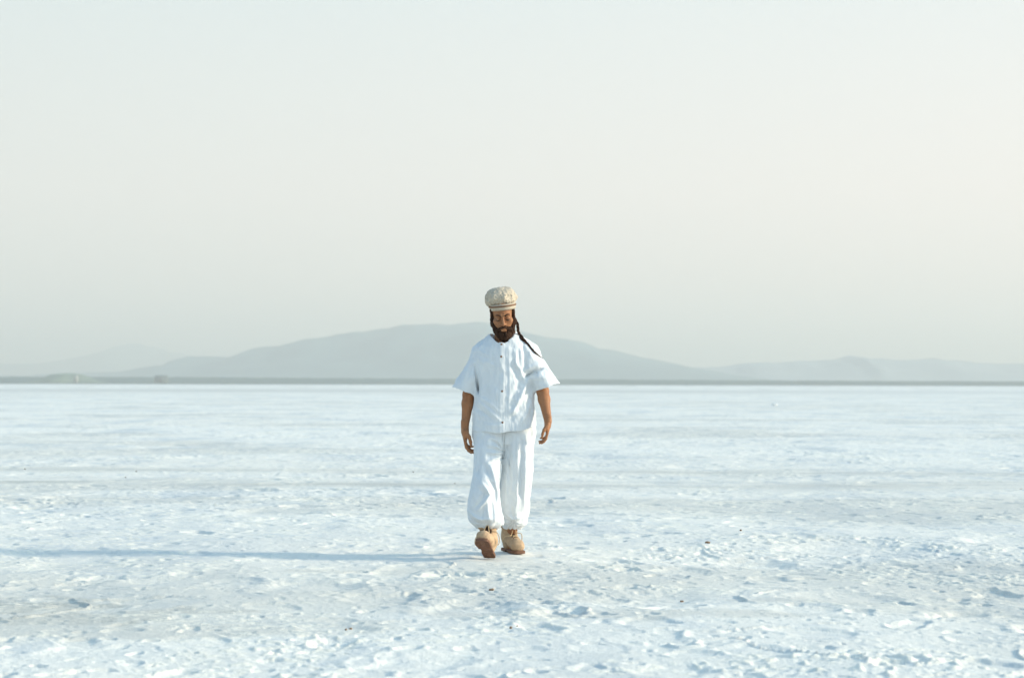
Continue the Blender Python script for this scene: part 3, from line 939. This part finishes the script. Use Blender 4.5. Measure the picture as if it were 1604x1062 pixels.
def f_trousers(P):
    F = fold
    d = trouser_base(P)
    k = 0
    # leading leg: creases fanning out from the crotch, zig-zag folds over the knee, ballooned hem
    for a, b, c, s in (((789, 703), (780, 690), (768, 684), 1), ((789, 705), (778, 699), (764, 696), 1), ((788, 709), (778, 709), (764, 708), 1), ((787, 714), (776, 718), (766, 721), 0.8)):
        k = k + F(P, [a, b, c], 0.0085, 0.009 * s, 0.0) - F(P, [(a[0], a[1] + 4), (b[0], b[1] + 4.6), (c[0], c[1] + 6)], 0.008, 0.008 * s, 0.0)
    k = k + F(P, [(766, 724), (771, 733), (775, 744), (778, 756)], 0.014, 0.012, 0.0) - F(P, [(760, 728), (764, 738), (768, 748)], 0.013, 0.010, 0.0)
    k = k + F(P, [(757, 756), (764, 765), (769, 773), (762, 782), (750, 796)], 0.012, 0.016, 0.0) - F(P, [(752, 764), (759, 772), (756, 782), (746, 792)], 0.014, 0.012, 0.0)
    k = k - F(P, [(764, 748), (772, 757), (777, 768), (776, 784)], 0.010, 0.010, 0.0) + F(P, [(779, 756), (781, 775), (783, 795)], 0.013, 0.008, 0.0)
    k = k + F(P, [(765, 783), (765, 796), (767, 808)], 0.010, 0.009, 0.0) - F(P, [(771, 785), (772, 798), (773, 810)], 0.010, 0.008, 0.0) - F(P, [(758, 790), (757, 800), (757, 809)], 0.010, 0.008, 0.0)
    k = k + F(P, [(734, 798), (742, 806), (752, 811), (768, 811), (782, 808)], 0.012, 0.012, 0.0) - F(P, [(737, 806), (746, 815), (760, 818), (778, 817)], 0.012, 0.013, 0.0)
    k = k + F(P, [(746, 700), (745, 730), (741, 760)], 0.014, 0.006, 0.0) - F(P, [(752, 705), (751, 730), (748, 752)], 0.012, 0.006, 0.0)
    # trailing leg: long hanging folds
    for x0, x1, a, b, s in ((798, 797, 690, 770, -1), (804, 803, 685, 770, 0.7), (811, 810, 682, 790, 1.2), (817, 815, 690, 780, -1.2), (824, 822, 684, 800, 1), (830, 828, 700, 790, -0.7), (794, 792, 745, 800, 0.8)):
        k = k + F(P, [(x0, a), ((x0 + x1) / 2 + 0.6, (a + b) / 2), (x1, b)], 0.0125, 0.009 * s, 0.06)
    k = k + F(P, [(812, 780), (809, 792), (807, 804)], 0.012, 0.012, 0.06) - F(P, [(800, 790), (802, 802), (806, 812)], 0.012, 0.010, 0.06) + F(P, [(792, 806), (804, 815), (820, 812)], 0.011, 0.010, 0.06)
    k = k - F(P, [(790, 676), (790, 690), (789, 706)], 0.006, 0.003, 0.0)
    gat = P[:, 2] - 0.24
    ang = np.arctan2(P[:, 1], P[:, 0] - np.where(P[:, 0] < -0.01 + 0.0 * P[:, 2], -0.11, 0.06))
    k = k + 0.0045 * np.sin(ang * 16 + 3 * vn3(P[:, 0] * 14, P[:, 1] * 14, P[:, 2] * 10)) * (1 - sstep(0.0, 0.07, gat))
    n = 0.008 * vn3(P[:, 0] * 13, P[:, 1] * 13, P[:, 2] * 7) + 0.0035 * vn3(P[:, 0] * 38, P[:, 1] * 38, P[:, 2] * 20)
    return d - k - n
trousers = sdf_child('trousers', f_trousers, (-0.32, -0.32, 0.12), (0.30, 0.34, 1.0), 0.0038, m_cloth, slack=1.7)
for pts in ([(789.5, 674), (789, 690), (788.5, 706), (790, 716)], [(790.5, 674), (792, 692), (793.5, 708), (796, 722), (798.5, 731)]):
    c = curve([hit_px(f_trousers, a, b, 0.005) for a, b in pts], 24)
    tubes('drawstring', [(c, 0.0034)], m_cloth, trousers)

# ------------------------------------------------------------------ boots
def boot(origin, yaw, pitch, roll, shaft_top, loops):
    """origin: heel on the ground; foot frame x = right, y = towards the toe, z = up"""
    R = rot('Z', yaw) @ rot('X', pitch) @ rot('Y', roll)          # foot frame -> person axes (foot y axis points to -Y)
    B = R @ np.diag([-1.0, -1.0, 1.0])
    o = np.asarray(origin, float)
    inv = lambda P: (P - o) @ B
    fwd = lambda q: np.asarray(q, float) @ B.T + o
    st = inv(np.asarray(shaft_top, float)[None])[0]
    ank = np.array([0, 0.055, 0.10])
    def f_upper(P):
        q = inv(P)
        d = sd_cone(q, (0.004, 0.222, 0.056), (0, 0.145, 0.072), 0.039, 0.042)
        d = smin(d, sd_cone(q, (0, 0.145, 0.072), ank, 0.042, 0.048), 0.025)
        d = smin(d, sd_cone(q, (0, 0.045, 0.045), ank, 0.042, 0.050), 0.02)
        d = smin(d, sd_cone(q, ank, st, 0.047, 0.064), 0.03)
        d = smin(d, sd_ell(q, (0.002, 0.222, 0.052), (0.049, 0.052, 0.041)), 0.02)
        axs = (st - ank) / np.linalg.norm(st - ank)
        h = (q - st) @ axs
        d = np.maximum(d, h)
        inner = np.maximum(sd_cone(q, ank + axs * 0.04, st + axs * 0.05, 0.048, 0.060), -(h + 0.06))
        d = np.maximum(d, -inner)
        d = smax(d, 0.014 - q[:, 2], 0.004)
        # seams: toe cap, tongue gap, heel counter, collar welt
        cap = np.abs(q[:, 1] - 0.195 + 4.0 * q[:, 0] ** 2 * (q[:, 2] > 0) - 0.18 * (0.10 - q[:, 2]))
        d = d + 0.004 * np.exp(-(cap / 0.006) ** 2)
        tongue = np.abs(np.abs(q[:, 0]) - 0.020)
        d = d + 0.003 * np.exp(-(tongue / 0.004) ** 2) * (q[:, 1] > 0.07) * (q[:, 1] < 0.185) * (q[:, 2] > 0.08)
        d = d - 0.006 * np.exp(-((h + 0.012) / 0.011) ** 2) + 0.003 * np.exp(-((h + 0.032) / 0.005) ** 2)
        n = 0.002 * vn3(P[:, 0] * 40, P[:, 1] * 40, P[:, 2] * 40) + 0.0012 * vn3(P[:, 0] * 110, P[:, 1] * 110, P[:, 2] * 110)
        return d - n
    lo, hi = o + np.array([-0.22, -0.36, -0.05]), o + np.array([0.22, 0.20, 0.32])
    b = sdf_child('boot', f_upper, lo, hi, 0.003, m_boot)
    def f_sole(P):
        q = inv(P)
        y = q[:, 1]
        hw, cx = sections(np.clip(y, -0.04, 0.30), [(-0.04, 0.030, 0.0), (0.0, 0.041, 0.0), (0.05, 0.043, 0.0), (0.10, 0.041, 0.001), (0.15, 0.047, 0.003), (0.20, 0.052, 0.004), (0.24, 0.048, 0.002), (0.29, 0.030, 0.0)])
        d2 = np.maximum(np.abs(q[:, 0] - cx) - hw, np.maximum(-(y + 0.015) - 0.0, y - 0.276))
        rr = np.hypot(np.maximum(np.abs(q[:, 0] - cx) - hw + 0.02, 0), np.maximum(np.maximum(-(y + 0.015), y - 0.276) + 0.03, 0)) - 0.026
        d2 = np.maximum(d2, rr)
        arch = 0.012 * sstep(0.075, 0.088, y) * (1 - sstep(0.120, 0.140, y))
        d = np.maximum(d2, np.maximum(q[:, 2] - 0.021, arch - q[:, 2]))
        # lugs cut across the tread and along the edge
        g = np.abs(((y / 0.024) % 1) - 0.5) * 0.024
        lug = np.maximum(np.maximum(g - 0.0035, q[:, 2] - 0.006), -(np.abs(q[:, 0] - cx) - 0.012))
        return smax(d, -lug, 0.001)
    s = sdf_child('sole', f_sole, lo, hi, 0.0026, m_sole, b)
    # laces
    def fr(y, x, off=0.003):
        """front of the boot above (x, y) in foot frame"""
        zs = np.linspace(0.30, 0.03, 140)
        P = fwd(np.stack([np.full(140, x), np.full(140, y), zs], 1))
        d = f_upper(P); k = int(np.argmax(d < 0.0))
        return np.array([x, y, zs[k] + off])
    chains = []
    rows = [0.178, 0.154, 0.130, 0.108]
    for k in range(len(rows) - 1):
        for sg in (-1, 1):
            a, m, c = fr(rows[k], sg * 0.022), fr((rows[k] + rows[k + 1]) / 2, 0, 0.005), fr(rows[k + 1], -sg * 0.022)
            chains.append((fwd(curve([a, m, c], 9)), 0.0030))
    for y in rows[:1]:
        chains.append((fwd(curve([fr(y, -0.022), fr(y, 0, 0.004), fr(y, 0.022)], 7)), 0.0036))
    tubes('lace', chains, m_lace, b, 6)
    knot = fwd(fr(0.112, 0.0, 0.006))
    for lp in loops:
        pts = [knot] + [np.asarray(p, float) for p in lp]
        tubes('lace', [(curve(pts, 26), 0.003)], m_lace, b, 6)
    # darker padded collar and tongue showing above the laces
    def f_ton(P):
        q = inv(P)
        axs = (st - ank) / np.linalg.norm(st - ank)
        h = (q - st) @ axs
        strip = np.maximum(np.abs(q[:, 0]) - 0.021, np.maximum(0.065 - q[:, 2], np.maximum(q[:, 1] - 0.185, 0.065 - q[:, 1])))
        lip = sd_ell(q, st + np.array([0, 0.047, 0.006]), (0.030, 0.010, 0.026))
        d = np.maximum(f_upper(P) - 0.0018, strip)
        return np.minimum(d, lip)
    sdf_child('tongue', f_ton, lo, hi, 0.003, m_dark, b)
    return b

heel_a = at(767.8, 873.0, -0.145); heel_a[2] = 0.004
boot(heel_a, -13, -30, 0, at(764, 820.5, -0.135),
     [[at(752, 836, -0.21), at(746, 842, -0.21), at(744.8, 850, -0.20), at(748, 855, -0.20)], [at(777, 832, -0.21), at(782, 838, -0.20), at(783, 848, -0.19), at(780.5, 853, -0.19)]])
heel_b = at(794.0, 862.5, 0.25); heel_b[2] = 0.016
boot(heel_b, 21, 0, 0, at(799, 819.5, 0.17),
     [[at(813, 834, 0.09), at(817.5, 836, 0.09), at(818, 845, 0.09), at(815, 853, 0.08)], [at(800, 838, 0.07), at(791, 840, 0.10), at(787, 848, 0.10)]])

# ------------------------------------------------------------------ far shore
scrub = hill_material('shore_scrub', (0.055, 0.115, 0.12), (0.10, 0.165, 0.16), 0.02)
hill('shore', [(-500, 590), (0, 590.5), (75, 590.5), (300, 591), (500, 592.3), (800, 593.8), (1100, 595.5), (1300, 596.5), (1604, 597.5), (2100, 598)], 4300, 260, scrub, nx=700, ny=24, seed=500, rough=0.06)
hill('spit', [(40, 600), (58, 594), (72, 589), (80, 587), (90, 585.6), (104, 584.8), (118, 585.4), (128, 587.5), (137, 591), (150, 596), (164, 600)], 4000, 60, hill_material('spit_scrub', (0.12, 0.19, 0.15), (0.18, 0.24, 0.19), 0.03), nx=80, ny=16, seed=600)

# ------------------------------------------------------------------ buildings on the far shore
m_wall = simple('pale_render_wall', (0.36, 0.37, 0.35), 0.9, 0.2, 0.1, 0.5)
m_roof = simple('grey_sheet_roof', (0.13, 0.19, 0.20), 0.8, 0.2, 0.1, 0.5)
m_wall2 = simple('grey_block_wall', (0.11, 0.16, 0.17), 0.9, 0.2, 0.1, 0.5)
m_door = simple('dark_door_paint', (0.06, 0.07, 0.08), 0.7, 0.3)
def prism(x0, x1, y0, y1, z0, z1):
    V = [(x0, y0, z0), (x1, y0, z0), (x1, y1, z0), (x0, y1, z0), (x0, y0, z1), (x1, y0, z1), (x1, y1, z1), (x0, y1, z1)]
    return V, [(3, 2, 1, 0), (4, 5, 6, 7), (0, 1, 5, 4), (1, 2, 6, 5), (2, 3, 7, 6), (3, 0, 4, 7)]
def shore_building(name, label, px0, px1, py_top, D, wall_m, base_py):
    d = D
    x0, x1 = (px0 - 802) / FPX * d, (px1 - 802) / FPX * d
    zb = 0.0
    zt = CAM_H + (hor_at(px0) - py_top) / FPX * d
    e = bpy.data.objects.new(name, None); COL.objects.link(e); e.location = ((x0 + x1) / 2, D, zb)
    tag(e, label, 'building', 'buildings on the far shore')
    hw, hd = (x1 - x0) / 2, 5.0
    eave = zt - 1.6
    V, F = prism(-hw, hw, -hd, hd, 0, eave)
    link('wall', mesh_np('wall', np.array(V), np.array(F)), wall_m, e, smooth=False)
    rv = [(-hw - .4, -hd - .4, eave + .01), (hw + .4, -hd - .4, eave + .01), (hw + .4, hd + .4, eave + .01), (-hw - .4, hd + .4, eave + .01), (-hw - .4, 0, zt), (hw + .4, 0, zt)]
    me = bpy.data.meshes.new('roof'); me.from_pydata(rv, [], [(3, 2, 1, 0), (0, 1, 5, 4), (2, 3, 4, 5), (0, 4, 3), (1, 2, 5)])
    link('roof', me, m_roof, e, smooth=False)
    V, F = prism(-hw * .15, hw * .15, -hd - .06, -hd - .003, 0.02, eave * .7)
    link('door', mesh_np('door', np.array(V), np.array(F)), m_door, e, smooth=False)
shore_building('shed', 'long low dark shed on the far shore below the left end of the mountain', 243, 263, 587.6, 3950, m_wall2, 592)
shore_building('shed', 'small whitish shed at the right end of the low mound on the far left shore', 117, 122, 587.2, 3900, m_wall, 590)

# ------------------------------------------------------------------ lumps and specks lying on the salt
m_clod = simple('brown_clod', (0.25, 0.165, 0.105), 0.95, 0.1, 0.35, 120, 0.5, 400, 0.002)
m_lump = simple('white_salt_lump', (0.87, 0.86, 0.82), 0.85, 0.25, 0.05, 20, 0.5, 60, 0.01)
def lump(name, px, py, w, h, mat, label, cat, group=None, seed=0, dep=0.8):
    """an irregular lump whose foot is at photo pixel (px, py); w, h in photo pixels"""
    d = CAM_H * FPX / (py - hor_at(px))
    x = (px - 802) / FPX * d
    g = float(ground_height(np.array([x]), np.array([d]))[0][0])
    if name == 'clod': w, h = w * 0.85, h * 0.75
    W, Hh = w / FPX * d, h / FPX * d
    r = np.array([W / 2, W / 2 * dep, Hh * 0.62])
    c = np.array([seed * 3.7, seed * 1.9, 0])
    def f(P):
        q = P / r
        n = 0.30 * vn3(q[:, 0] * 1.6 + c[0], q[:, 1] * 1.6 + c[1], q[:, 2] * 1.6) + 0.14 * vn3(q[:, 0] * 4 + c[0], q[:, 1] * 4, q[:, 2] * 4)
        return ((np.abs(q) ** 2.6).sum(1) ** (1 / 2.6) - 0.92 - n) * r.min()
    V, F = surface_net(f, -r * 1.5, r * 1.5, W / 16, 2.5)
    o = link(name, mesh_np(name, V, F), mat)
    o.location = (x, d, g + Hh * 0.36)
    tag(o, label, cat, group)
G = 'brown clods scattered on the salt'
lump('salt_block', 1213, 635.5, 7.5, 5.5, m_lump, 'lone white block of salt standing on the far flat, right of the man', 'salt block', seed=1)
lump('clod', 771, 922, 11, 4, m_clod, 'flat brown clod on the salt just below the lifted front boot', 'clod', G, 2)
lump('clod', 551, 982, 7, 4, m_clod, 'larger of two brown clods side by side, lower left of the man', 'clod', G, 3)
lump('clod', 544, 983, 4, 4, m_clod, 'smaller of two brown clods side by side, lower left of the man', 'clod', G, 4)
lump('clod', 801, 985, 5, 5, m_clod, 'round brown clod low in the picture, below the back boot', 'clod', G, 5)
lump('clod', 811, 981, 3, 2.5, m_clod, 'tiny brown clod beside the round clod below the back boot', 'clod', G, 6)
lump('clod', 1068, 935, 7, 3, m_clod, 'small flat brown clod on open salt, lower right of the man', 'clod', G, 7)
lump('clod', 1108, 852, 10, 3.5, m_clod, 'wide flat brown clod level with the boots, far to their right', 'clod', G, 8)
lump('clod', 1160, 832, 4, 3, m_clod, 'small brown clod above and right of the wide flat clod', 'clod', G, 9)
lump('clod', 1599, 768, 5, 3, m_clod, 'dark brown clod at the right edge beside a short blue hollow', 'clod', G, 10)
for k, (px, py) in enumerate(((41, 735), (215, 738.5), (198, 746.5), (648, 739.5), (713, 756.5))):
    lump('clod', px, py, 2.2, 1.9, m_clod, 'tiny dark clod on the smooth driven strip across the flat, left of the man', 'clod', 'tiny dark clods on the driven strip', 20 + k)

# ------------------------------------------------------------------ haze
def haze(density):
    s, top, bot = 36000.0, 420.0, -1.5
    V = [(-s, -s, bot), (s, -s, bot), (s, s, bot), (-s, s, bot), (-s, -s, top), (s, -s, top), (s, s, top), (-s, s, top)]
    F = [(3, 2, 1, 0), (4, 5, 6, 7), (0, 1, 5, 4), (1, 2, 6, 5), (2, 3, 7, 6), (3, 0, 4, 7)]
    me = mesh_np('haze', np.array(V, float), np.array(F))
    m = bpy.data.materials.new('haze_air'); m.use_nodes = True
    t = m.node_tree
    t.nodes.remove(t.nodes['Principled BSDF'])
    v = t.nodes.new('ShaderNodeVolumePrincipled')
    v.inputs['Color'].default_value = (0.838, 0.828, 0.772, 1)
    v.inputs['Density'].default_value = density
    v.inputs['Anisotropy'].default_value = 0.12
    t.links.new(v.outputs['Volume'], t.nodes['Material Output'].inputs['Volume'])
    return tag(link('haze', me, m, smooth=False), kind='stuff')
haze(0.00018)
